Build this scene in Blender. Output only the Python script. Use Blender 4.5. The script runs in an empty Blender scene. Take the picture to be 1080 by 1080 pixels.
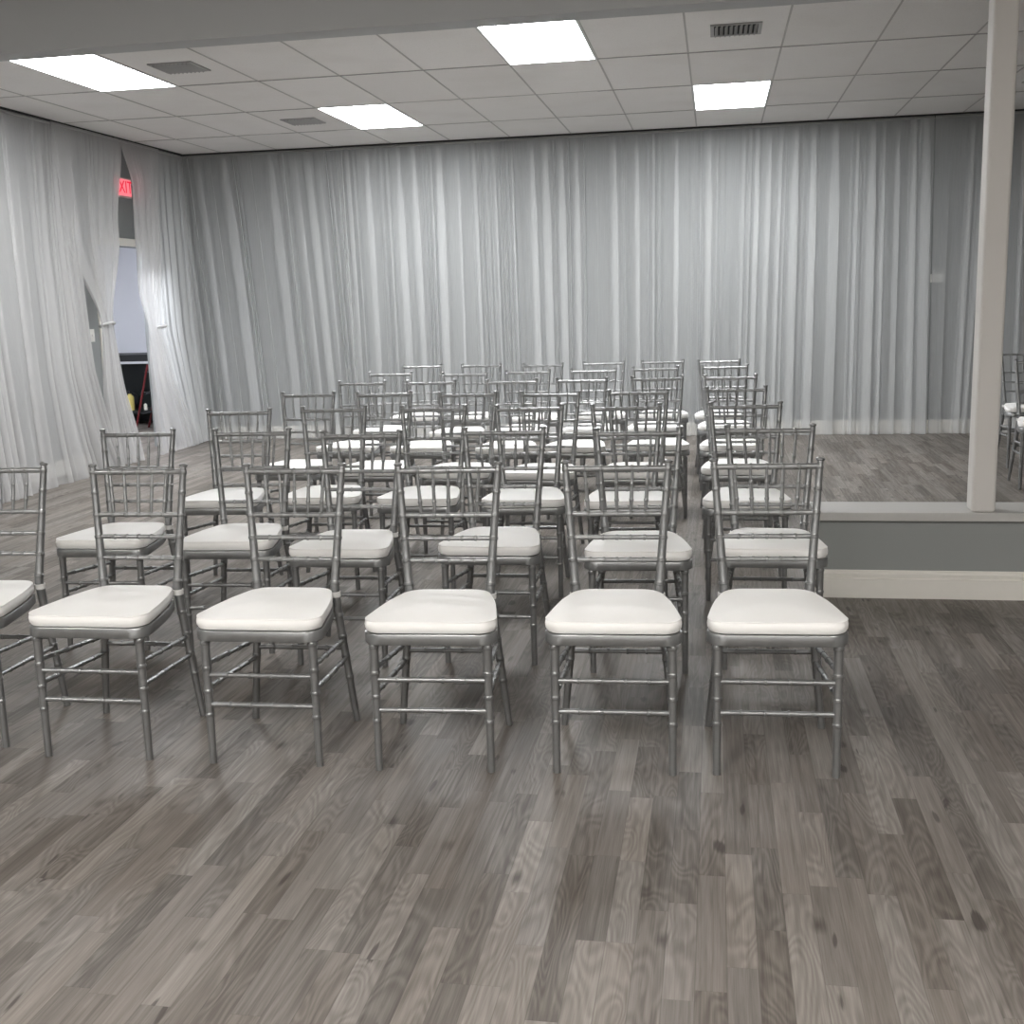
import bpy, bmesh, math, random
from mathutils import Vector, Matrix, noise

C = bpy.context.scene.collection
SC = bpy.context.scene

# ------------------------------------------------------------------ camera
cam = bpy.data.cameras.new('camera')
co = bpy.data.objects.new('camera', cam); C.objects.link(co)
cam.sensor_fit = 'HORIZONTAL'; cam.sensor_width = 36.0
cam.lens = 1203.48 * 36 / 1080
cam.shift_x = -1.65 / 1080; cam.shift_y = 0.17 / 1080
cam.clip_start = 0.05; cam.clip_end = 100
RM = ((0.98478047, -0.00390495, 0.17375895),
      (0.17149517, 0.18420597, -0.96781071),
      (-0.02822819, 0.98287991, 0.18207212))
m = Matrix(RM).to_4x4(); m.translation = Vector((4.459018, -11.644735, 1.400565))
co.matrix_world = m
SC.camera = co

# ------------------------------------------------------------------ world, exposure
w = bpy.data.worlds.new('world'); SC.world = w; w.use_nodes = True
w.node_tree.nodes['Background'].inputs[0].default_value = (.6, .62, .66, 1)
w.node_tree.nodes['Background'].inputs[1].default_value = 0.02
SC.view_settings.view_transform = 'Standard'
SC.view_settings.look = 'None'
SC.view_settings.gamma = 1.0
SC.view_settings.use_curve_mapping = False
SC.view_settings.exposure = 0.78
PANEL = 23.0          # emission of the drop-in light panels of the hall
PANEL_NEAR = 24.0     # panels over the front part of the hall
PANEL_SIDE = 34.0    # lamp of the side room behind the doorway
CEIL = 3.003
# added fill light behind the camera, lifts the ceiling and front faces
ad = bpy.data.lights.new('front_fill', 'AREA'); ad.shape = 'RECTANGLE'; ad.size = 9.0; ad.size_y = 2.1
ad.energy = 22; ad.color = (1.0, .97, .93)
ao = bpy.data.objects.new('front_fill', ad); C.objects.link(ao)
ao.location = (4.3, -15.4, 1.25); ao.rotation_euler = (math.radians(90), 0, 0)

# ------------------------------------------------------------------ node helpers
class NT:
    def __init__(s, name):
        s.m = bpy.data.materials.new(name); s.m.use_nodes = True
        s.t = s.m.node_tree; s.t.nodes.clear()
        s.out = s.t.nodes.new('ShaderNodeOutputMaterial')
    def n(s, typ, ins=None, **kw):
        nd = s.t.nodes.new('ShaderNode' + typ)
        for k, v in kw.items(): setattr(nd, k, v)
        if ins:
            for k, v in ins.items():
                if isinstance(v, (int, float, tuple, list)): nd.inputs[k].default_value = v
                else: s.t.links.new(v, nd.inputs[k])
        return nd
    def math(s, op, a, b=0.0, c=None):
        ins = {0: a, 1: b}
        if c is not None: ins[2] = c
        return s.n('Math', ins, operation=op).outputs[0]
    def vec(s, x, y, z=0.0):
        return s.n('CombineXYZ', {0: x, 1: y, 2: z}).outputs[0]
    def ramp(s, fac, stops, mode='LINEAR'):
        r = s.n('ValToRGB', {0: fac}); r.color_ramp.interpolation = mode
        e = r.color_ramp.elements
        while len(e) < len(stops): e.new(.5)
        for i, (p, c) in enumerate(stops):
            e[i].position = p; e[i].color = (*c, 1) if len(c) == 3 else c
        return r.outputs[0]
    def mix(s, f, a, b, blend='MIX'):
        nd = s.n('Mix', data_type='RGBA', blend_type=blend)
        for k, v in ((0, f), (6, a), (7, b)):
            if isinstance(v, (int, float)): nd.inputs[k].default_value = v
            elif isinstance(v, tuple): nd.inputs[k].default_value = (*v, 1) if len(v) == 3 else v
            else: s.t.links.new(v, nd.inputs[k])
        return nd.outputs[2]
    def pos(s):
        return s.n('NewGeometry').outputs['Position']
    def obj(s):
        return s.n('TexCoord').outputs['Object']
    def bsdf(s, color, rough=.5, metal=0.0, spec=.5, bump=None, bs=.2, bd=.002, **kw):
        ins = {'Base Color': (*color, 1) if isinstance(color, tuple) and len(color) == 3 else color,
               'Roughness': rough, 'Metallic': metal, 'Specular IOR Level': spec}
        ins.update(kw)
        p = s.n('BsdfPrincipled', ins)
        if bump is not None:
            b = s.n('Bump', {'Height': bump, 'Strength': bs, 'Distance': bd})
            s.t.links.new(b.outputs[0], p.inputs['Normal'])
        s.t.links.new(p.outputs[0], s.out.inputs[0])
        return s.m
    def noise(s, v, scale, detail=2.0, rough=.5, dist=0.0):
        return s.n('TexNoise', {'Vector': v, 'Scale': scale, 'Detail': detail, 'Roughness': rough, 'Distortion': dist}).outputs[0]

def plain(name, col, rough=.5, metal=0.0, spec=.5, var=.06, scale=30):
    t = NT(name)
    nz = t.noise(t.obj(), scale, 3)
    c = t.mix(nz, tuple(x * (1 - var) for x in col), tuple(min(1, x * (1 + var)) for x in col))
    return t.bsdf(c, rough, metal, spec)

def emit(name, col, st):
    t = NT(name)
    e = t.n('Emission', {0: (*col, 1), 1: st})
    t.t.links.new(e.outputs[0], t.out.inputs[0]); return t.m

# ------------------------------------------------------------------ materials
def floor_material():
    t = NT('grey_oak_laminate')
    sx = t.n('SeparateXYZ', {0: t.pos()})
    x, y = sx.outputs[0], sx.outputs[1]
    W = .066
    u = t.math('DIVIDE', x, W); i = t.math('FLOOR', u)
    ri = t.n('TexWhiteNoise', {'W': i}, noise_dimensions='1D').outputs[0]
    ri2 = t.n('TexWhiteNoise', {'W': t.math('ADD', i, 57.3)}, noise_dimensions='1D').outputs[0]
    L = t.math('MULTIPLY_ADD', ri, .35, .36)
    v = t.math('DIVIDE', t.math('MULTIPLY_ADD', ri2, 7.0, t.math('ADD', y, 40.0)), L)
    j = t.math('FLOOR', v)
    wn = t.n('TexWhiteNoise', {'Vector': t.vec(i, j, 3.1)}, noise_dimensions='3D')
    pr, pc = wn.outputs[0], wn.outputs[1]
    pcs = t.n('SeparateColor', {0: pc})
    off = t.math('MULTIPLY', pr, 90.0)
    # fibre
    g1 = t.noise(t.vec(t.math('MULTIPLY', x, 75.0), t.math('MULTIPLY', y, 2.6), off), 1.0, 4, .6, .4)
    g2 = t.noise(t.vec(t.math('MULTIPLY', x, 330.0), t.math('MULTIPLY', y, 9.0), off), 1.0, 2, .5)
    # cathedral rings: contour lines of a slow stretched noise
    sl = t.noise(t.vec(t.math('MULTIPLY', x, 10.0), t.math('MULTIPLY', y, 2.0), off), 1.0, 1.5, .5, .5)
    rings = t.math('SINE', t.math('MULTIPLY', sl, 95.0))
    rm = t.math('GREATER_THAN', pcs.outputs[0], .35)
    rings = t.math('MULTIPLY', t.math('MULTIPLY', rings, .5), rm)
    # tone per stave
    tone = t.math('MULTIPLY_ADD', pcs.outputs[1], .40, .25)
    val = t.math('ADD', tone, t.math('MULTIPLY', t.math('SUBTRACT', g1, .5), .66))
    val = t.math('ADD', val, t.math('MULTIPLY', t.math('SUBTRACT', g2, .5), .34))
    val = t.math('ADD', val, t.math('MULTIPLY', rings, .17))
    col = t.ramp(val, [(0, (.065, .056, .049)), (.30, (.125, .112, .100)), (.55, (.190, .173, .157)), (.8, (.262, .242, .222)), (1, (.33, .308, .285))])
    tint = t.math('MULTIPLY', pcs.outputs[2], .35)
    col = t.mix(tint, col, t.mix(1.0, col, (1.05, .96, .88), 'MULTIPLY'))
    # knots
    kv = t.n('TexVoronoi', {'Vector': t.vec(t.math('MULTIPLY', x, 6.5), t.math('MULTIPLY', y, 3.2), 0.0), 'Scale': 1.0, 'Randomness': 1.0}, feature='F1')
    kd = t.math('ADD', kv.outputs[0], t.math('MULTIPLY', t.math('SUBTRACT', g1, .5), .16))
    ks = t.n('SeparateColor', {0: kv.outputs[1]}).outputs[0]
    km = t.math('MULTIPLY', t.math('SUBTRACT', 1.0, t.math('MULTIPLY', kd, 7.0)), 1.2)
    km = t.math('MULTIPLY', t.n('Clamp', {0: km}).outputs[0], t.math('GREATER_THAN', ks, .2))
    col = t.mix(t.math('MULTIPLY', km, .75), col, (.04, .032, .027))
    # small elongated knots and cracks
    fx = t.math('MULTIPLY', x, 16.0); fx = t.math('ADD', fx, t.math('MULTIPLY', t.math('SUBTRACT', sl, .5), 1.6))
    fl = t.n('TexVoronoi', {'Vector': t.vec(fx, t.math('MULTIPLY', y, 3.4), 5.0), 'Scale': 1.0, 'Randomness': 1.0}, feature='F1')
    fs = t.n('SeparateColor', {0: fl.outputs[1]})
    fr = t.math('MULTIPLY_ADD', fs.outputs[1], .13, .06)
    fm = t.n('Clamp', {0: t.math('MULTIPLY', t.math('SUBTRACT', fr, t.math('ADD', fl.outputs[0], t.math('MULTIPLY', t.math('SUBTRACT', g2, .5), .10))), 18.0)}).outputs[0]
    fm = t.math('MULTIPLY', fm, t.math('GREATER_THAN', fs.outputs[0], .25))
    col = t.mix(t.math('MULTIPLY', fm, .70), col, (.035, .028, .024))
    # streaky dark veins
    dv = t.noise(t.vec(t.math('MULTIPLY', x, 22.0), t.math('MULTIPLY', y, 1.5), off), 1.0, 5, .7, 1.2)
    dm = t.n('MapRange', {0: dv, 1: .60, 2: .76, 3: 0.0, 4: .55}).outputs[0]
    col = t.mix(dm, col, (.062, .052, .045))
    # seams
    fu = t.math('FRACT', u); fv = t.math('MULTIPLY', t.math('FRACT', v), L)
    e = t.math('MINIMUM', t.math('MULTIPLY', t.math('MINIMUM', fu, t.math('SUBTRACT', 1.0, fu)), W), fv)
    sm = t.n('MapRange', {0: e, 1: .0004, 2: .0016, 3: .35, 4: 0.0}).outputs[0]
    col = t.mix(sm, col, (.05, .043, .038))
    rough = t.n('MapRange', {0: g1, 1: .3, 2: .7, 3: .52, 4: .40}).outputs[0]
    return t.bsdf(col, rough, 0.0, .20, bump=t.math('SUBTRACT', val, t.math('MULTIPLY', sm, 1.5)), bs=.08, bd=.001)

def wall_material(name, col):
    t = NT(name)
    n1 = t.noise(t.pos(), 1.3, 3); n2 = t.noise(t.pos(), 160, 2)
    c = t.mix(n1, tuple(x * .94 for x in col), tuple(x * 1.05 for x in col))
    return t.bsdf(c, .62, 0, .3, bump=n2, bs=.12, bd=.001)

def ceiling_material():
    t = NT('ceiling_tile')
    sx = t.n('SeparateXYZ', {0: t.pos()}); x, y = sx.outputs[0], sx.outputs[1]
    u = t.math('DIVIDE', x, .61); v = t.math('DIVIDE', t.math('ADD', y, 1.034 + 1.22 * 20), 1.22)
    wn = t.n('TexWhiteNoise', {'Vector': t.vec(t.math('FLOOR', u), t.math('FLOOR', v), 1.7)}, noise_dimensions='3D').outputs[0]
    sp = t.noise(t.pos(), 95, 3, .7); st = t.noise(t.pos(), 2.2, 3)
    base = t.mix(wn, (.82, .805, .79), (.88, .865, .85))
    base = t.mix(t.n('MapRange', {0: sp, 1: .55, 2: .75, 3: 0.0, 4: .35}).outputs[0], base, (.55, .535, .52))
    base = t.mix(t.n('MapRange', {0: st, 1: .5, 2: .8, 3: 0.0, 4: .25}).outputs[0], base, (.68, .65, .62))
    return t.bsdf(base, .9, 0, .1, bump=sp, bs=.3, bd=.002)

def voile(name, dens=.37, col=(.85, .86, .86)):
    t = NT(name)
    p = t.pos()
    sx = t.n('SeparateXYZ', {0: p})
    weave = t.noise(t.vec(t.math('MULTIPLY', sx.outputs[0], 140.0), t.math('MULTIPLY', sx.outputs[1], 140.0), t.math('MULTIPLY', sx.outputs[2], 5.0)), 1.0, 2)
    d = t.n('BsdfDiffuse', {0: (*col, 1), 1: 0.0})
    tr = t.n('BsdfTranslucent', {0: (*col, 1)})
    mx = t.n('MixShader', {0: .42, 1: d.outputs[0], 2: tr.outputs[0]})
    tp = t.n('BsdfTransparent', {0: (1, 1, 1, 1)})
    # a woven sheer covers more when its threads are seen edge on
    fc = t.n('LayerWeight', {0: .5}).outputs['Facing']
    f = t.math('ADD', t.math('MULTIPLY_ADD', t.math('POWER', fc, 2.0), .25, dens), t.math('MULTIPLY', t.math('SUBTRACT', weave, .5), .08))
    f = t.n('Clamp', {0: f, 2: .97}).outputs[0]
    fin = t.n('MixShader', {0: f, 1: tp.outputs[0], 2: mx.outputs[0]})
    t.t.links.new(fin.outputs[0], t.out.inputs[0])
    return t.m

def silver_material():
    t = NT('silver_resin')
    n1 = t.noise(t.obj(), 35, 3); n2 = t.noise(t.obj(), 400, 2)
    c = t.mix(n1, (.24, .243, .243), (.33, .333, .333))
    return t.bsdf(c, t.n('MapRange', {0: n1, 3: .25, 4: .36}).outputs[0], .68, .5)

def cushion_material():
    t = NT('ivory_vinyl')
    n1 = t.noise(t.obj(), 9, 3); n2 = t.noise(t.obj(), 700, 2)
    c = t.mix(n1, (.89, .875, .85), (.94, .93, .91))
    return t.bsdf(c, .55, 0, .35, bump=t.math('ADD', t.math('MULTIPLY', n1, 6.0), n2), bs=.15, bd=.002)

M = dict(
    floor=floor_material(),
    wall=wall_material('grey_wall_paint', (.235, .245, .245)),
    half=wall_material('half_wall_grey_paint', (.29, .30, .292)),
    beam=wall_material('beam_paint', (.52, .53, .535)),
    side=wall_material('side_room_white_paint', (.80, .81, .85)),
    column=wall_material('column_paint', (.66, .635, .605)),
    trim=plain('cream_trim', (.76, .735, .68), .45, var=.03),
    cap=plain('sill_paint', (.50, .49, .47), .5, var=.04),
    ceil=ceiling_material(),
    grid=plain('ceiling_grid_metal', (.46, .445, .43), .5, var=.05),
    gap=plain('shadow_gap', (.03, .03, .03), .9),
    voile=voile('white_voile'),
    voile_shaded=voile('white_voile_shaded', .52, (.69, .685, .68)),  # same sheer cloth as the back wall, denser, with shade put into its colour
    silver=silver_material(),
    cushion=cushion_material(),
    strap=plain('white_strap', (.74, .73, .71), .6),
    rubber=plain('grey_glide', (.05, .05, .05), .6),
    panel=emit('light_diffuser', (.97, .985, 1.0), PANEL),
    panel_near=emit('light_diffuser_front', (1.0, .975, .94), PANEL_NEAR),
    panel_side=emit('side_room_diffuser', (.90, .93, 1.0), PANEL_SIDE),
    frame=plain('light_frame_white', (.75, .75, .75), .4),
    vent=plain('vent_metal', (.35, .345, .34), .5),
    dark=plain('duct_dark', (.015, .015, .016), .8),
    plastic=plain('switch_plastic', (.72, .71, .68), .4),
    signbody=plain('sign_housing', (.62, .45, .44), .5),
    signface=emit('exit_face_red', (1.0, .24, .28), .60),
    signtext=emit('exit_letter', (.80, .015, .05), .62),
    black=plain('black_plastic', (.012, .013, .014), .5),
    table=plain('dark_green_table', (.018, .024, .023), .5),
    steel=plain('pale_steel_edge', (.62, .63, .65), .35, .3),
    red=plain('red_paint', (.11, .008, .010), .45),
    yellow=plain('yellow_plastic', (.62, .52, .16), .4),
    cream=plain('cream_plastic', (.75, .72, .62), .45),
    tie=plain('tieback_cloth', (.55, .55, .55), .8),
    blue=plain('blue_plastic', (.03, .07, .18), .4),
)

# ------------------------------------------------------------------ mesh helpers
def box(bm, x0, x1, y0, y1, z0, z1):
    vs = [bm.verts.new((x, y, z)) for z in (z0, z1) for y in (y0, y1) for x in (x0, x1)]
    for f in ((0, 2, 3, 1), (4, 5, 7, 6), (0, 1, 5, 4), (2, 6, 7, 3), (0, 4, 6, 2), (1, 3, 7, 5)):
        bm.faces.new([vs[i] for i in f])

def frame_of(d):
    d = d.normalized()
    a = Vector((0, 0, 1)) if abs(d.z) < .9 else Vector((1, 0, 0))
    u = d.cross(a).normalized(); return u, d.cross(u).normalized()

def turned(bm, pts, rad, seg=10, cap=True):
    """tube through pts with radius rad[i] at each"""
    pts = [Vector(p) for p in pts]; rings = []
    for i, p in enumerate(pts):
        d = pts[min(i + 1, len(pts) - 1)] - pts[max(i - 1, 0)]
        u, v = frame_of(d)
        rings.append([bm.verts.new(p + (u * math.cos(a) + v * math.sin(a)) * rad[i]) for a in [2 * math.pi * k / seg for k in range(seg)]])
    for a, b in zip(rings, rings[1:]):
        for k in range(seg):
            bm.faces.new((a[k], a[(k + 1) % seg], b[(k + 1) % seg], b[k]))
    if cap:
        bm.faces.new(rings[0][::-1]); bm.faces.new(rings[-1])

def bamboo(bm, path, r, rings, seg=10, bulge=1.28, hw=.0045):
    """bamboo style turned stick: path = [(t, point)], r = function of t, rings = list of t"""
    path = sorted(path, key=lambda q: q[0])
    L = sum((Vector(b[1]) - Vector(a[1])).length for a, b in zip(path, path[1:]))
    def at(t):
        for (ta, a), (tb, b) in zip(path, path[1:]):
            if t <= tb + 1e-9: return Vector(a).lerp(Vector(b), (t - ta) / (tb - ta))
        return Vector(path[-1][1])
    h = hw / L
    ts = {0.0: 1.0, 1.0: 1.0}
    for t, _ in path: ts[t] = 1.0
    for q in rings:
        for dt, s in ((-2.0, .97), (-1.1, 1.0), (-.7, bulge), (-.12, bulge * 1.0), (0, bulge * .93), (.12, bulge * 1.0), (.7, bulge), (1.1, 1.0), (2.0, .97)):
            if 0 < q + dt * h < 1: ts[q + dt * h] = s
    ks = sorted(ts)
    turned(bm, [at(t) for t in ks], [r(t) * ts[t] for t in ks], seg)

def obj(name, bm, mat, parent=None, smooth=True, bevel=0):
    me = bpy.data.meshes.new(name)
    bmesh.ops.recalc_face_normals(bm, faces=bm.faces)
    bm.to_mesh(me); bm.free()
    me.materials.append(mat)
    for p in me.polygons: p.use_smooth = smooth
    if smooth:
        try: me.set_sharp_from_angle(angle=math.radians(42))
        except Exception: pass
    o = bpy.data.objects.new(name, me); C.objects.link(o)
    if parent: o.parent = parent
    if bevel:
        b = o.modifiers.new('bevel', 'BEVEL'); b.width = bevel; b.segments = 2; b.limit_method = 'ANGLE'
    return o

def boxobj(name, b, mat, parent=None, bevel=0):
    bm = bmesh.new(); box(bm, *b); return obj(name, bm, mat, parent, False, bevel)

def struct(o, label=None):
    o['kind'] = 'structure'
    if label: o['label'] = label
    return o

def tag(o, label, cat, group=None, kind=None):
    o['label'] = label; o['category'] = cat
    if group: o['group'] = group
    if kind: o['kind'] = kind
    return o

def thing(name, label, cat, loc=(0, 0, 0), rz=0.0, group=None):
    o = bpy.data.objects.new(name, None); C.objects.link(o)
    o.location = loc; o.rotation_euler = (0, 0, rz); o.empty_display_size = .1
    return tag(o, label, cat, group)

# ------------------------------------------------------------------ room shell
XL, XR, YN, YB = -1.22, 9.6, -15.5, 0.14
def wallbox(name, b, mat, label=None): return struct(boxobj(name, b, mat), label)
wallbox('floor', (-4.9, XR + .2, YN - .2, 2.5, -.12, 0), M['floor'], 'grey oak laminate floor of the hall')
# ceiling tiles: one slab with openings left for the light panels is not needed, the panels hang 2 mm below
wallbox('ceiling', (XL - .1, XR + .2, YN - .2, YB + .1, CEIL, CEIL + .12), M['ceil'], 'white mineral tile ceiling in a metal grid')
wallbox('wall_back', (XL - .1, XR + .2, YB, YB + .12, 0, CEIL), M['wall'], 'grey back wall behind the sheer curtains')
wallbox('wall_right', (XR, XR + .12, YN, YB, 0, CEIL), M['wall'])
wallbox('wall_near', (XL - .1, XR + .2, YN - .12, YN, 0, CEIL), M['beam'])
# left wall with doorway
DY0, DY1, DZ = -1.60, -0.55, 2.03
bm = bmesh.new()
box(bm, XL - .12, XL, YN, DY0, 0, CEIL); box(bm, XL - .12, XL, DY1, YB, 0, CEIL); box(bm, XL - .12, XL, DY0, DY1, DZ, CEIL)
struct(obj('wall_left', bm, M['wall'], smooth=False), 'grey left wall with an open doorway')
# door casing
bm = bmesh.new()
box(bm, XL, XL + .018, DY0 - .07, DY1 + .07, DZ, DZ + .075)
box(bm, XL, XL + .018, DY0 - .07, DY0, 0, DZ); box(bm, XL, XL + .018, DY1, DY1 + .07, 0, DZ)
struct(obj('door_1', bm, M['trim'], smooth=False, bevel=.003), 'white casing of the open doorway in the left wall')

# side room seen through the doorway
wallbox('wall_side_back', (-4.7, XL - .12, 2.2, 2.3, 0, 2.6), M['side'])
wallbox('wall_side_left', (-4.8, -4.7, -3.0, 2.3, 0, 2.6), M['side'])
wallbox('wall_side_front', (-4.7, XL - .12, -3.1, -3.0, 0, 2.6), M['side'])
wallbox('wall_side_right', (XL - .12, XL, YB + .12, 2.3, 0, 2.6), M['side'])
wallbox('ceiling_side', (-4.8, XL - .12, -3.1, 2.3, 2.6, 2.7), M['side'])

# ceiling grid: T bars, one mesh of the setting
bm = bmesh.new()
rnd = random.Random(3)
ys = [-1.034 - 1.22 * k for k in range(12)]
for k in range(-1, 18):
    x = .61 * k
    for (a, b) in ((-6.07, YB), (YN, -6.22)):
        box(bm, x - .006, x + .006, a, b, CEIL - .003, CEIL)
for y in ys:
    if y < -14.9: continue
    box(bm, XL, XR, y - .005, y + .005, CEIL - .0032, CEIL)
struct(obj('ceiling_grid', bm, M['grid'], smooth=False), 'metal grid of the tile ceiling')
# thin dark gaps beside the cross bars
bm = bmesh.new()
for y in ys:
    x = XL
    while x < XR:
        l = rnd.uniform(.3, 1.2)
        if rnd.random() < .75:
            box(bm, x, min(x + l, XR), y + .006, y + .006 + rnd.uniform(.003, .007), CEIL - .0035, CEIL - .0005)
        x += l
struct(obj('ceiling_gaps', bm, M['gap'], smooth=False), 'dark gaps beside the ceiling grid bars')
# dark strip drawn as the shadow line where the ceiling meets the walls
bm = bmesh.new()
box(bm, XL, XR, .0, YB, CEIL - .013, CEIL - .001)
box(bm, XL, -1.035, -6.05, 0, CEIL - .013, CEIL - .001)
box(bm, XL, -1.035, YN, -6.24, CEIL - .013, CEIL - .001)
struct(obj('shadow_strip_1', bm, M['gap'], smooth=False), 'painted shadow line along the ceiling edge')

# baseboards (profiled)
def baseboard(name, p0, p1, h=.13, d=.018, mat=None):
    p0 = Vector((*p0, 0)); p1 = Vector((*p1, 0)); t = (p1 - p0).normalized(); nrm = Vector((t.y, -t.x, 0))
    prof = [(0, 0), (d, 0), (d, h * .70), (d * .55, h * .72), (d * .55, h * .78), (d * .85, h * .80), (d * .85, h * .87), (d * .4, h * .93), (d * .3, h), (0, h)]
    bm = bmesh.new(); ra = [bm.verts.new(p0 + nrm * a + Vector((0, 0, b))) for a, b in prof]; rb = [bm.verts.new(p1 + nrm * a + Vector((0, 0, b))) for a, b in prof]
    n = len(prof)
    for k in range(n): bm.faces.new((ra[k], ra[(k + 1) % n], rb[(k + 1) % n], rb[k]))
    bm.faces.new(ra); bm.faces.new(rb[::-1])
    return struct(obj(name, bm, M['trim'], smooth=False))
baseboard('baseboard_back', (XL, YB), (XR, YB))
baseboard('baseboard_left', (XL, YN), (XL, DY0 - .07))
baseboard('baseboard_right', (XR, YB), (XR, YN))

# half wall, sill, column, beam
HX0 = 4.93
wallbox('wall_half', (HX0, XR, -6.30, -6.07, 0, .365), M['half'], 'low grey half wall on the right')
struct(boxobj('trim_2', (HX0 - .02, XR, -6.33, -6.045, .365, .405), M['cap'], bevel=.004), 'pale sill capping the low half wall')
baseboard('baseboard_half', (HX0 - .018, -6.30), (XR, -6.30))
baseboard('baseboard_half_end', (HX0, -6.07), (HX0, -6.30))
baseboard('baseboard_half_back', (XR, -6.07), (HX0, -6.07))
bm = bmesh.new(); box(bm, 5.597, 5.700, -6.315, -6.20, .405, 2.667)
o = obj('wall_column', bm, M['column'], smooth=False, bevel=.012); struct(o, 'square painted column standing on the half wall')
wallbox('ceiling_beam', (XL, XR, -6.22, -6.07, 2.667, CEIL), M['beam'], 'painted beam crossing the ceiling at the column')

# ------------------------------------------------------------------ ceiling lights and vents
def ceiling_light(cx, cy, label, mat, group='light panels in the tile ceiling', z=CEIL):
    t = thing('ceiling_light', label, 'ceiling light', (cx, cy, z), 0, group)
    W, D, e = .305, .610, .016
    bm = bmesh.new()
    box(bm, -W, -W + e, -D, D, -.006, 0); box(bm, W - e, W, -D, D, -.006, 0)
    box(bm, -W + e, W - e, -D, -D + e, -.006, 0); box(bm, -W + e, W - e, D - e, D, -.006, 0)
    obj('frame', bm, M['frame'], t, False)
    boxobj('diffuser', (-W + e, W - e, -D + e, D - e, -.0045, -.001), mat, t)
    return t
r12, r34 = -1.034 - .61, -1.034 - 2.44 - .61
ceiling_light(.305, r34, 'glowing ceiling panel at the left, nearest the left curtain', M['panel'])
ceiling_light(.61 * 5.5, r34, 'glowing ceiling panel nearest the beam at the top middle', M['panel'])
ceiling_light(.61 * 2.5, r12, 'glowing ceiling panel left of middle, close to the back curtain', M['panel'])
ceiling_light(.61 * 7.5, r12, 'glowing ceiling panel right of middle, close to the back curtain', M['panel'])
for cx in (.61 * .5, .61 * 5.5, .61 * 10.5):
    ceiling_light(cx, -1.034 - 1.22 * 8.5, 'ceiling panel over the front of the hall', M['panel_near'], 'light panels over the front of the hall')
for cx in (.61 * 3.5, .61 * 8.5):
    ceiling_light(cx, -1.034 - 1.22 * 10.5, 'ceiling panel over the entrance end of the hall', M['panel_near'], 'light panels over the entrance end')
ceiling_light(-1.9, -1.0, 'ceiling panel of the side room behind the doorway', M['panel_side'], 'side room light', 2.6)

def vent(cx, cy, label):
    t = thing('ceiling_vent', label, 'vent', (cx, cy, CEIL), 0, 'air vents in the tile ceiling')
    a, e = .155, .022
    bm = bmesh.new()
    box(bm, -a, -a + e, -a, a, -.008, 0); box(bm, a - e, a, -a, a, -.008, 0)
    box(bm, -a + e, a - e, -a, -a + e, -.008, 0); box(bm, -a + e, a - e, a - e, a, -.008, 0)
    obj('frame', bm, M['vent'], t, False)
    boxobj('duct', (-a + e, a - e, -a + e, a - e, -.002, -.0005), M['dark'], t)
    n = 9
    for k in range(n):
        x = -a + e + (2 * a - 2 * e) * (k + .5) / n
        bm = bmesh.new(); box(bm, -.002, .002, -a + e, a - e, -.011, .011)
        bmesh.ops.rotate(bm, verts=bm.verts, cent=(0, 0, 0), matrix=Matrix.Rotation(math.radians(50), 3, 'Y'))
        bmesh.ops.translate(bm, verts=bm.verts, vec=(x, 0, -.0095))
        obj('slat', bm, M['vent'], t, False)
    return t
vent(.915, r34, 'dark louvred ceiling vent beside the left light panel')
vent(.89, r12, 'small dark louvred ceiling vent near the left back corner')
vent(.61 * 7.5, r34, 'wide slatted ceiling vent at the top right')
vent(.61 * 11.5, r12, 'ceiling vent just right of the column')

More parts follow.
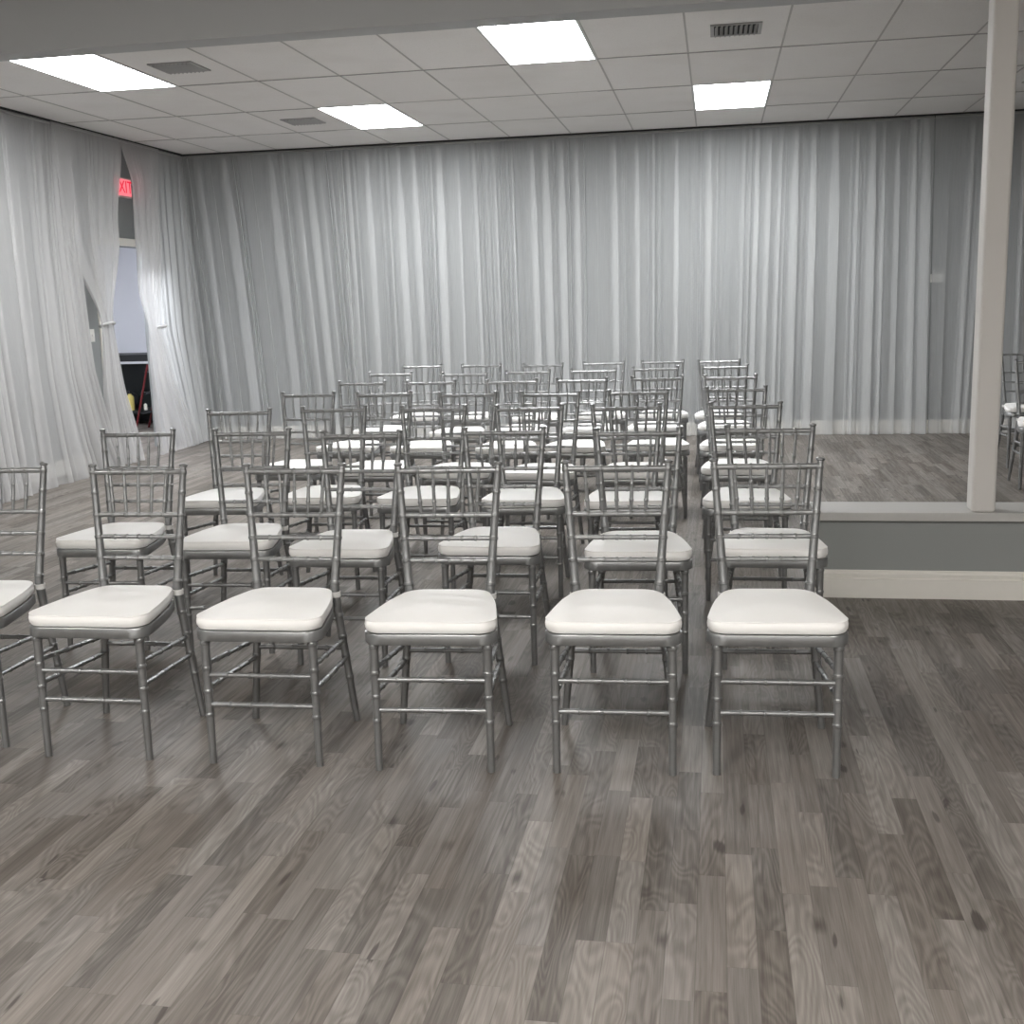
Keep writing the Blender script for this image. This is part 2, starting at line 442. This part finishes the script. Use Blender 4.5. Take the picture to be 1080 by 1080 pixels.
# ------------------------------------------------------------------ curtains
def curtain(name, label, group, axis, wall, zt, zb, left, right, nf, amp, mat, seed, hem_out=0.05, pinch=None, pin_amp=.3, sgn=-1, nz=44, bow=0.0, wds=None):
    """sheer panel; axis 'x' runs along X at depth wall, axis 'y' runs along Y.  left(z), right(z): edges along the axis.
    the cloth hangs in sharp S folds whose spacing is irregular"""
    r = random.Random(seed)
    n = nf
    wd = [r.choice((.35, .5, .7, 1.0, 1.5, 2.6)) * r.uniform(.8, 1.2) for _ in range(n)]
    if wds: wd = wds
    ov = [r.choice((0, 0, .10, .16, .24, .32)) for _ in range(n)]
    if wds: ov = [0.0, .2, .2][:n]
    am = [r.uniform(.35, 1.0) * (1.0 if q < 1.3 else .45) for q in wd]
    sk = [r.uniform(-1, 1) for _ in range(n)]
    tot = sum(wd); cum = [0]
    for q in wd: cum.append(cum[-1] + q / tot)
    per = 20
    us = []
    for k in range(n):
        for s in range(per): us.append((k, s / per))
    us.append((n - 1, 1.0))
    bm = bmesh.new(); grid = []
    for iz in range(nz + 1):
        tz = iz / nz
        z = zt + (zb - zt) * tz
        a0, a1 = left(z), right(z); wdt = a1 - a0
        body = min(1.0, .25 + 1.6 * tz)
        pf = 1.0
        if pinch: pf = pin_amp + (1 - pin_amp) * min(1, abs(z - pinch) / .8)
        row = []
        for k, s in us:
            u = cum[k] + (cum[k + 1] - cum[k]) * s
            ph = 2 * math.pi * s
            A = amp * am[k] * body * pf
            flare = 1 + .5 * max(0, (tz - .6) / .4)
            fw = wdt * (cum[k + 1] - cum[k]); o_ = ov[k] * (.45 + .55 * min(1, tz * 4)) * min(1, .075 / max(fw, .01) / .48)
            if s < .4: q = s / .4; g = .30 * q; q = q * q * (3 - 2 * q); al = (.5 + o_) * q
            elif s < .6: q = (s - .4) / .2; g = .30 + .40 * q; q = q * q * (3 - 2 * q); al = .5 + o_ - 2 * o_ * q
            else: q = (s - .6) / .4; g = .70 + .30 * q; q = q * q * (3 - 2 * q); al = .5 - o_ + (.5 + o_) * q
            d = A * flare * math.sin(2 * math.pi * g) * (1 if o_ > .02 else .6)
            u = cum[k] + (cum[k + 1] - cum[k]) * al; lat = 0.0
            drift = .05 * noise.noise(Vector((u * 4 + seed, tz * .5, seed * .7))) * tz
            d += .022 * noise.noise(Vector((u * 9 + seed * 3, tz * .7, 4.1))) * tz + hem_out * tz ** 1.6 + bow * math.sin(math.pi * tz)
            e = min(u, 1 - u) * 12; e = min(1, e)
            along = a0 + wdt * u + (lat + drift) * (e if e < 1 else 1)
            zz = z
            if iz == nz: zz = zb + abs(.008 * noise.noise(Vector((u * 25, seed, 1))))
            if axis == 'x': row.append(bm.verts.new((along, wall + sgn * d - .0, zz)))
            else: row.append(bm.verts.new((wall - sgn * d, along, zz)))
        grid.append(row)
    for ra, rb in zip(grid, grid[1:]):
        for k in range(len(us) - 1):
            bm.faces.new((ra[k], ra[k + 1], rb[k + 1], rb[k]))
    root = thing(name, label, 'curtain', (0, 0, 0), 0, group)
    o = obj('sheer_cloth', bm, mat, root)
    sub = None
    # stitched rod pocket and rod
    bm = bmesh.new()
    L0, L1 = left(zt), right(zt)
    if axis == 'x': turned(bm, [(L0, wall, zt - .012), (L1, wall, zt - .012)], [.011, .011], 8)
    else: turned(bm, [(wall, L0, zt - .012), (wall, L1, zt - .012)], [.011, .011], 8)
    obj('rod_pocket', bm, M['voile_shaded'], root)
    return root

def lin(*pts):
    """piecewise linear in z: pts (z, value) from top to bottom"""
    def f(z):
        if z >= pts[0][0]: return pts[0][1]
        for (za, a), (zb, b) in zip(pts, pts[1:]):
            if z >= zb: return a + (b - a) * (za - z) / (za - zb)
        return pts[-1][1]
    return f
def smooth(*pts):
    def f(z):
        if z >= pts[0][0]: return pts[0][1]
        for (za, a), (zb, b) in zip(pts, pts[1:]):
            if z >= zb:
                t = (za - z) / (za - zb); t = t * t * (3 - 2 * t); return a + (b - a) * t
        return pts[-1][1]
    return f
ZT = CEIL - .013
GB = 'sheer curtains along the back wall'
bx = [(-1.17, -.98, .66, .70, 16, 'pale sheer curtain in the left corner of the back wall, its folds leaning'),
      (.66, .70, 2.22, 2.26, 16, 'pale sheer curtain on the back wall below the middle left light panel'),
      (2.22, 2.26, 3.78, 3.76, 17, 'pale sheer curtain in the middle of the back wall'),
      (3.78, 3.76, 5.05, 4.98, 14, 'bright sheer curtain on the back wall below the right light panel'),
      (5.05, 4.98, 6.47, 6.50, 14, 'pale sheer curtain on the back wall left of the flat grey strip'),
      (6.48, 6.51, 6.98, 6.90, 3, 'narrow flat sheer curtain over the grey wall strip just left of the column'),
      (7.06, 7.08, 8.6, 8.6, 12, 'sheer curtain on the back wall seen right of the column')]
for k, (t0, b0, t1, b1, nf, lab) in enumerate(bx):
    if k == 0:
        L = lin((3, t0), (0, -.95)); R = lin((3, t1), (0, .80))
    else:
        L = lin((3, t0), (0, b0)); R = lin((3, t1), (0, b1))
    curtain('curtain', lab, GB, 'x', .035, ZT, .004, L, R, nf, .036, M['voile'], 11 + k * 7, hem_out=.02, wds=[2.6, .9, .9] if k == 5 else None)

GL = 'sheer curtains along the left wall'
# wide run in front of the doorway
curtain('curtain', 'long sheer curtain at the left edge, its hem spread on the floor', GL, 'y', -1.06, ZT, .004,
        lin((3, -4.9), (0, -5.0)), lin((3, -3.05), (0, -3.25)), 16, .045, M['voile_shaded'], 101, hem_out=.20)
curtain('curtain', 'long sheer curtain on the left wall beside the light switch', GL, 'y', -1.06, ZT, .004,
        lin((3, -3.12), (0, -3.35)), lin((3, -2.10), (1.95, -2.25), (.9, -2.32), (.3, -2.22), (0, -2.12)), 12, .045, M['voile_shaded'], 107, hem_out=.19)
curtain('curtain', 'long sheer curtain reaching toward the front of the hall', GL, 'y', -1.06, ZT, .004,
        lin((3, -6.0), (0, -6.0)), lin((3, -4.85), (0, -4.95)), 10, .045, M['voile_shaded'], 109, hem_out=.2)
curtain('curtain', 'sheer curtain tied back on the left side of the doorway', GL, 'y', -1.04, ZT, .004,
        smooth((3, -2.45), (2.05, -2.40), (1.29, -2.00), (.6, -2.10), (0, -2.14)),
        smooth((3, -1.28), (2.1, -1.50), (1.29, -1.80), (.85, -1.78), (0, -1.60)), 10, .030, M['voile_shaded'], 113, hem_out=.10, pinch=1.29)
curtain('curtain', 'bright white curtain tied back on the right side of the doorway', GL, 'y', -1.04, ZT, .004,
        smooth((3, -1.30), (2.6, -1.14), (2.05, -1.18), (1.6, -1.24), (1.24, -1.15), (.9, -1.20), (0, -1.26)),
        smooth((3, -.55), (2.0, -.70), (1.24, -.91), (.9, -.80), (0, -.40)), 10, .028, M['voile_shaded'], 127, hem_out=.12, pinch=1.24)
curtain('curtain', 'sheer curtain on the left wall next to the back corner', GL, 'y', -1.07, ZT, .004,
        lin((3, -.75), (1.2, -.92), (0, -.62)), lin((3, .10), (0, .0)), 10, .035, M['voile'], 131, hem_out=.13)
# tiebacks
def tieback(y, z, w, label, rx=.055):
    bm = bmesh.new()
    pts = [(-1.0 + rx * math.cos(a), y + w * math.sin(a), z + .02 * math.cos(a)) for a in [2 * math.pi * k / 24 for k in range(25)]]
    turned(bm, pts, [.012] * 25, 8, cap=False)
    o = obj('curtain_tieback', bm, M['tie']); tag(o, label, 'tieback', 'curtain tiebacks'); return o
tieback(-1.90, 1.29, .085, 'white cloth tieback round the curtain left of the doorway')
tieback(-.925, 1.235, .05, 'white cloth tieback round the curtain right of the doorway', .085)

# ------------------------------------------------------------------ exit sign, switches
sg = thing('exit_sign', 'red lit exit sign above the doorway', 'exit sign', (XL, -1.06, 2.49))
boxobj('housing', (0, .045, -.165, .165, 0, .185), M['signbody'], sg, .006)
boxobj('face', (.045, .048, -.150, .150, .014, .171), M['signface'], sg)
cu = bpy.data.curves.new('exit_text', 'FONT'); cu.body = 'EXIT'; cu.size = .165; cu.extrude = .001; cu.align_x = 'CENTER'; cu.align_y = 'CENTER'
to = bpy.data.objects.new('tmp', cu); C.objects.link(to)
bpy.context.view_layer.update()
me = bpy.data.meshes.new_from_object(to.evaluated_get(bpy.context.evaluated_depsgraph_get()))
bpy.data.objects.remove(to); me.materials.clear(); me.materials.append(M['signtext'])
lt = bpy.data.objects.new('letters', me); C.objects.link(lt); lt.parent = sg
lt.matrix_local = Matrix.Translation((.0495, 0, .0925)) @ Matrix(((0, 0, 1), (1, 0, 0), (0, 1, 0))).to_4x4()
bm = bmesh.new(); turned(bm, [(.02, .165, .11), (.02, .20, .11), (.03, .215, .105), (.075, .215, .10)], [.010, .010, .036, .042], 14); obj('lamp_head', bm, M['black'], sg)

def switch(name, label, loc, axis, cat, toggle=True):
    t = thing(name, label, cat, loc)
    if axis == 'x':
        boxobj('plate', (0, .006, -.037, .037, -.058, .058), M['plastic'], t, .002)
        boxobj('toggle', (.006, .013, -.006, .006, -.012, .012), M['plastic'], t, .001)
    else:
        boxobj('plate', (-.058, .058, -.006, 0, -.040, .040), M['plastic'], t, .002)
        boxobj('socket', (-.008, .008, -.0075, -.006, -.008, .008), M['black'], t, .001)
    return t
switch('light_switch', 'white light switch on the wall left of the doorway', (XL, -1.80, 1.195), 'x', 'light switch')
switch('wall_socket', 'small pale wall plate behind the flat sheer strip of the back wall', (6.555, YB, 1.50), 'y', 'wall plate')

# ------------------------------------------------------------------ side room contents
wt = thing('work_table', 'dark work table with a pale front edge in the side room', 'table', (-2.95, 1.75, 0))
boxobj('table_top', (-.75, .75, -.25, .40, .795, .88), M['black'], wt, .004)
boxobj('edge_strip', (-.75, .75, -.262, -.25, .768, .797), M['steel'], wt, .002)
boxobj('back_panel', (-.73, .73, .36, .38, .0, .795), M['table'], wt)
boxobj('shelf', (-.73, .73, -.22, .36, .155, .18), M['table'], wt, .003)
for sx in (-.71, .71):
    for sy in (-.22, .34):
        boxobj('leg', (sx - .02, sx + .02, sy - .02, sy + .02, 0, .795), M['black'], wt)
def bottle(x, y, z, h, r, mat, label, name='bottle', capm='black'):
    t = thing(name, label, 'bottle', (x, y, z), 0)
    bm = bmesh.new(); turned(bm, [(0, 0, a * h) for a in (0, .02, .06, .62, .72, .80, .84)], [r * .9, r, r, r, r * .85, r * .42, r * .38], 14); obj('body', bm, mat, t)
    bm = bmesh.new(); turned(bm, [(0, 0, .84 * h), (0, 0, .87 * h), (0, 0, h)], [r * .45, r * .45, r * .4], 12); obj('bottle_cap', bm, M[capm], t)
    return t
bottle(-2.78, 1.66, .18, .25, .050, M['yellow'], 'yellow bottle on the lower shelf of the side room table')
bottle(-2.60, 1.70, .18, .10, .022, M['cream'], 'small white bottle on the lower shelf of the side room table')
bottle(-2.96, 1.70, .18, .20, .035, M['blue'], 'blue bottle on the lower shelf of the side room table')
bm = bmesh.new()
bmesh.ops.create_icosphere(bm, subdivisions=3, radius=1)
for vtx in bm.verts:
    c = vtx.co; c.x *= .17; c.y *= .11; c.z = max(c.z, -.75) * .13 * (1 + .15 * noise.noise(c * 9))
bmesh.ops.translate(bm, verts=bm.verts, vec=(-2.97, 1.93, .278))
tag(obj('tool_bag', bm, M['black']), 'black bag lying behind the bottles on the shelf', 'bag')
ld = thing('step_ladder', 'red folding step ladder standing in the side room', 'ladder', (-2.27, 1.02, 0), 0)
for sy in (-.0, .32):
    bm = bmesh.new(); turned(bm, [(-.12, sy, 0), (.10, sy, .78)], [.013, .013], 8); obj('rail', bm, M['red'], ld)
    bm = bmesh.new(); turned(bm, [(.32, sy, 0), (.10, sy, .76)], [.011, .011], 8); obj('rear_leg', bm, M['red'], ld)
for k in range(3):
    z = .2 + .24 * k; x = -.12 + .22 * z / .78
    boxobj('step', (x - .03, x + .05, .0, .32, z - .01, z + .012), M['black'], ld, .003)

# ------------------------------------------------------------------ chairs
def seat_outline(n, grow=0.0, front=-.405, back=-.012, hf=.202, hb=.137):
    """rounded trapezoid, wide in front, narrow at the back"""
    pts = []
    def corner(cx, cy, r, a0, a1, k):
        for i in range(k + 1):
            a = a0 + (a1 - a0) * i / k; pts.append(Vector((cx + r * math.cos(a), cy + r * math.sin(a))))
    rf, rb = .055, .075
    yc = -.22
    def bulge(y):  # half width along the side
        t = (y - front) / (back - front); return hf + (hb - hf) * t ** 1.7
    # right side going from front-right corner to back-right
    corner(hf - rf, front + rf, rf, -math.pi / 2, -.05, 7)
    for y in (-.30, -.25, -.20, -.15):
        pts.append(Vector((bulge(y), y)))
    corner(hb - rb + .012, back - rb, rb, .25, math.pi / 2, 7)
    half = pts[:]
    full = half + [Vector((-p.x, p.y)) for p in reversed(half)]
    # add mid points at front and back
    c = Vector((0, (front + back) / 2))
    out = []
    for p in full:
        d = (p - c); out.append(p + d.normalized() * grow)
    return out

def loft(bm, rings, capb=True, capt=True):
    vr = [[bm.verts.new(p) for p in r] for r in rings]
    n = len(vr[0])
    for a, b in zip(vr, vr[1:]):
        for k in range(n): bm.faces.new((a[k], a[(k + 1) % n], b[(k + 1) % n], b[k]))
    if capb: bm.faces.new(vr[0][::-1])
    if capt: bm.faces.new(vr[-1])
    return vr

def make_chair():
    t = thing('chiavari_chair', 'x', 'chair', (0, 0, 0))
    S = M['silver']
    # seat frame: thick rounded slab with a recess under the cushion
    def ring(g, z): return [Vector((p.x, p.y, z)) for p in seat_outline(0, g)]
    bm = bmesh.new()
    loft(bm, [ring(-.035, .403), ring(-.002, .403), ring(.0, .4048), ring(.0, .4335), ring(-.002, .436), ring(-.03, .436)])
    obj('seat_frame', bm, S, t)
    # cushion: puffed pad with soft edge
    out = seat_outline(0, 0)
    def cr(g, z): return [Vector((p.x, p.y * 1.0, z)) for p in seat_outline(0, g)]
    bm = bmesh.new()
    rings = [cr(-.020, .437), cr(-.008, .439), cr(-.002, .448), cr(-.0005, .460), cr(-.003, .470), cr(-.0065, .4755)]
    for q in range(1, 9):
        f = q / 9
        rings.append([Vector((p.x * (1 - f), (p.y + .21) * (1 - f) - .21, .4755 + .014 * (1 - (1 - f) ** 2.2))) for p in seat_outline(0, -.0085)])
    vr = loft(bm, rings, True, False)
    bm.faces.new(vr[-1])
    cushion = obj('cushion', bm, M['cushion'], t)
    bm = bmesh.new(); pp = cr(-.0048, .4735); pp.append(pp[0]); turned(bm, pp, [.0024] * len(pp), 6, cap=False)
    obj('piping', bm, M['cushion'], cushion)
    # rear posts: foot, seat, top
    for s in (-1, 1):
        foot = (s * .182, .012, .0); kn = (s * .141, -.006, .40); k2 = (s * .1345, -.008, .47); top = (s * .1655, .049, .872)
        Lt = .40 + .07 + .41
        path = [(0, foot), (.455, kn), (.535, k2), (1, top)]
        zr = lambda z: (z / .40) * .455 if z < .40 else (.455 + (z - .40) / .07 * .08 if z < .47 else .535 + (z - .47) / .402 * .465)
        bm = bmesh.new()
        bamboo(bm, path, lambda q: .0115 + .0042 * q / .5 if q < .5 else .0158 - .0046 * (q - .5) / .5, [zr(z) for z in (.16, .235, .305, .38, .492, .568, .640, .7153, .79, .858)], 12, 1.13)
        # finial
        tp = Vector(top); up = Vector((s * .0772, .142, 1)).normalized()
        turned(bm, [tp - up * .004, tp + up * .003, tp + up * .007, tp + up * .012, tp + up * .016], [.0108, .0092, .0142, .0146, .0095], 12)
        obj('back_post', bm, S, t)
    # front legs
    for s in (-1, 1):
        bm = bmesh.new()
        bamboo(bm, [(0, (s * .173, -.380, 0)), (1, (s * .172, -.376, .405))], lambda q: .0116 + .0028 * q, [.16 / .405, .236 / .405, .31 / .405, .392 / .405], 12, 1.14)
        obj('front_leg', bm, S, t)
    def post(z, s):
        f = (z - .47) / .402; return Vector((s * (.1345 + .031 * f), -.008 + .057 * f, z))
    # back rails
    for z, r in ((.860, .0098), (.7153, .0085), (.640, .0078), (.568, .0078)):
        a, b = post(z, -1), post(z, 1)
        bm = bmesh.new(); bamboo(bm, [(0, a), (1, b)], lambda q, r=r: r, [.2, .35, .5, .65, .8], 10, 1.18, .004)
        obj('back_rail', bm, S, t)
    for k in range(5):
        x1 = (k - 2) * .0515; x0 = (k - 2) * .0455
        a, b = post(.7153, 1), post(.860, 1)
        bm = bmesh.new(); bamboo(bm, [(0, (x0, a.y, .7153)), (1, (x1, b.y, .860))], lambda q: .0066 - .0018 * abs(q - .4) * 2, [.30, .66], 8, 1.22, .004)
        obj('spindle', bm, S, t)
    # stretchers
    for z in (.288, .192):
        bm = bmesh.new(); bamboo(bm, [(0, (-.172, -.378, z)), (1, (.172, -.378, z))], lambda q: .0080, [.2, .4, .6, .8], 10, 1.25, .004); obj('stretcher', bm, S, t)
    for s in (-1, 1):
        for z0, z1 in ((.322, .290), (.246, .226)):
            f = lambda z: Vector((s * (.182 - .041 * z / .4), .012 - .018 * z / .4, z))
            bm = bmesh.new(); bamboo(bm, [(0, (s * .172, -.377, z0)), (1, f(z1))], lambda q: .0080, [.2, .4, .6, .8], 10, 1.25, .004); obj('stretcher', bm, S, t)
    f = lambda z, s: Vector((s * (.182 - .041 * z / .4), .012 - .018 * z / .4, z))
    bm = bmesh.new(); bamboo(bm, [(0, f(.262, -1)), (1, f(.262, 1))], lambda q: .0080, [.2, .4, .6, .8], 10, 1.25, .004); obj('stretcher', bm, S, t)
    # cushion straps round the posts
    for s in (-1, 1):
        c = Vector((s * .1355, -.008, .452))
        bm = bmesh.new(); loft(bm, [[c + Vector((.0190 * math.cos(a), .0190 * math.sin(a), z)) for a in [2 * math.pi * k / 14 for k in range(14)]] for z in (-.009, -.008, .008, .009)])
        o = obj('cushion_strap', bm, M['strap'], t); o['label'] = 'white cushion strap'
    return t

proto = make_chair()
used = [False]
def copy_tree(o, parent=None):
    c = o.copy(); C.objects.link(c)
    if parent: c.parent = parent
    for ch in o.children: copy_tree(ch, c)
    return c
def place(x, y, r, label, group):
    o = proto if not used[0] else copy_tree(proto)
    used[0] = True
    o.location = (x, y, 0); o.rotation_euler = (0, 0, r)
    o['label'] = label; o['group'] = group
P = [  # rows from the front, each from the left
 [(1.963,-8.06,.060),(2.510,-8.099,.023),(3.071,-8.093,.031),(3.600,-8.086,.060),(4.148,-8.048,.047),(4.623,-8.014,.044)],
 [(1.925,-6.991,.029),(2.467,-6.997,.060),(2.999,-7.116,.031),(3.593,-7.042,.003),(4.156,-7.105,.057),(4.674,-7.036,-.012)],
 [(2.003,-6.051,.075),(2.491,-5.956,.100),(3.032,-5.989,-.003),(3.538,-6.018,.063),(4.028,-6.038,.080),(4.603,-6.022,-.001)],
 [(1.987,-4.972,-.026),(2.492,-5.029,.022),(3.026,-5.129,-.018),(3.520,-5.176,-.048),(4.024,-5.143,.008),(4.576,-5.018,.021)],
 [(2.039,-4.038,-.038),(2.544,-4.068,.014),(3.114,-4.111,.051),(3.577,-4.079,-.025),(4.078,-4.011,.057),(4.554,-4.040,.021)],
 [(1.973,-3.080,.016),(2.600,-3.247,.025),(3.056,-3.102,-.011),(3.556,-3.082,.027),(4.015,-2.988,.042),(4.527,-2.926,.018)],
 [(1.968,-2.076,.033),(2.496,-2.104,.025),(3.040,-2.224,.006),(3.542,-2.097,.046),(4.030,-2.072,.047),(4.487,-2.141,.032)]]
rows = ['nearest row', 'second row from the front', 'third row from the front', 'fourth of seven rows', 'third row from the back curtain', 'second row from the back curtain', 'rearmost row before the back curtain']
cols = ['leftmost seat', 'second seat from the left', 'third seat from the left', 'third seat from the right', 'second seat from the right', 'rightmost seat']
for i, row in enumerate(P):
    for j, (x, y, r) in enumerate(row):
        lab = 'silver chair with white cushion, %s, %s' % (rows[i], cols[j])
        if (i, j) == (0, 0): lab = 'silver chair with white cushion, cut by the left picture edge, nearest row'
        place(x, y, r, lab, 'silver chairs in seven rows')
place(6.761, -2.895, -.067, 'silver chair with white cushion right of the column, nearer of the two', 'silver chairs beyond the half wall')
place(6.900, -1.855, -.012, 'silver chair with white cushion right of the column, farther of the two', 'silver chairs beyond the half wall')
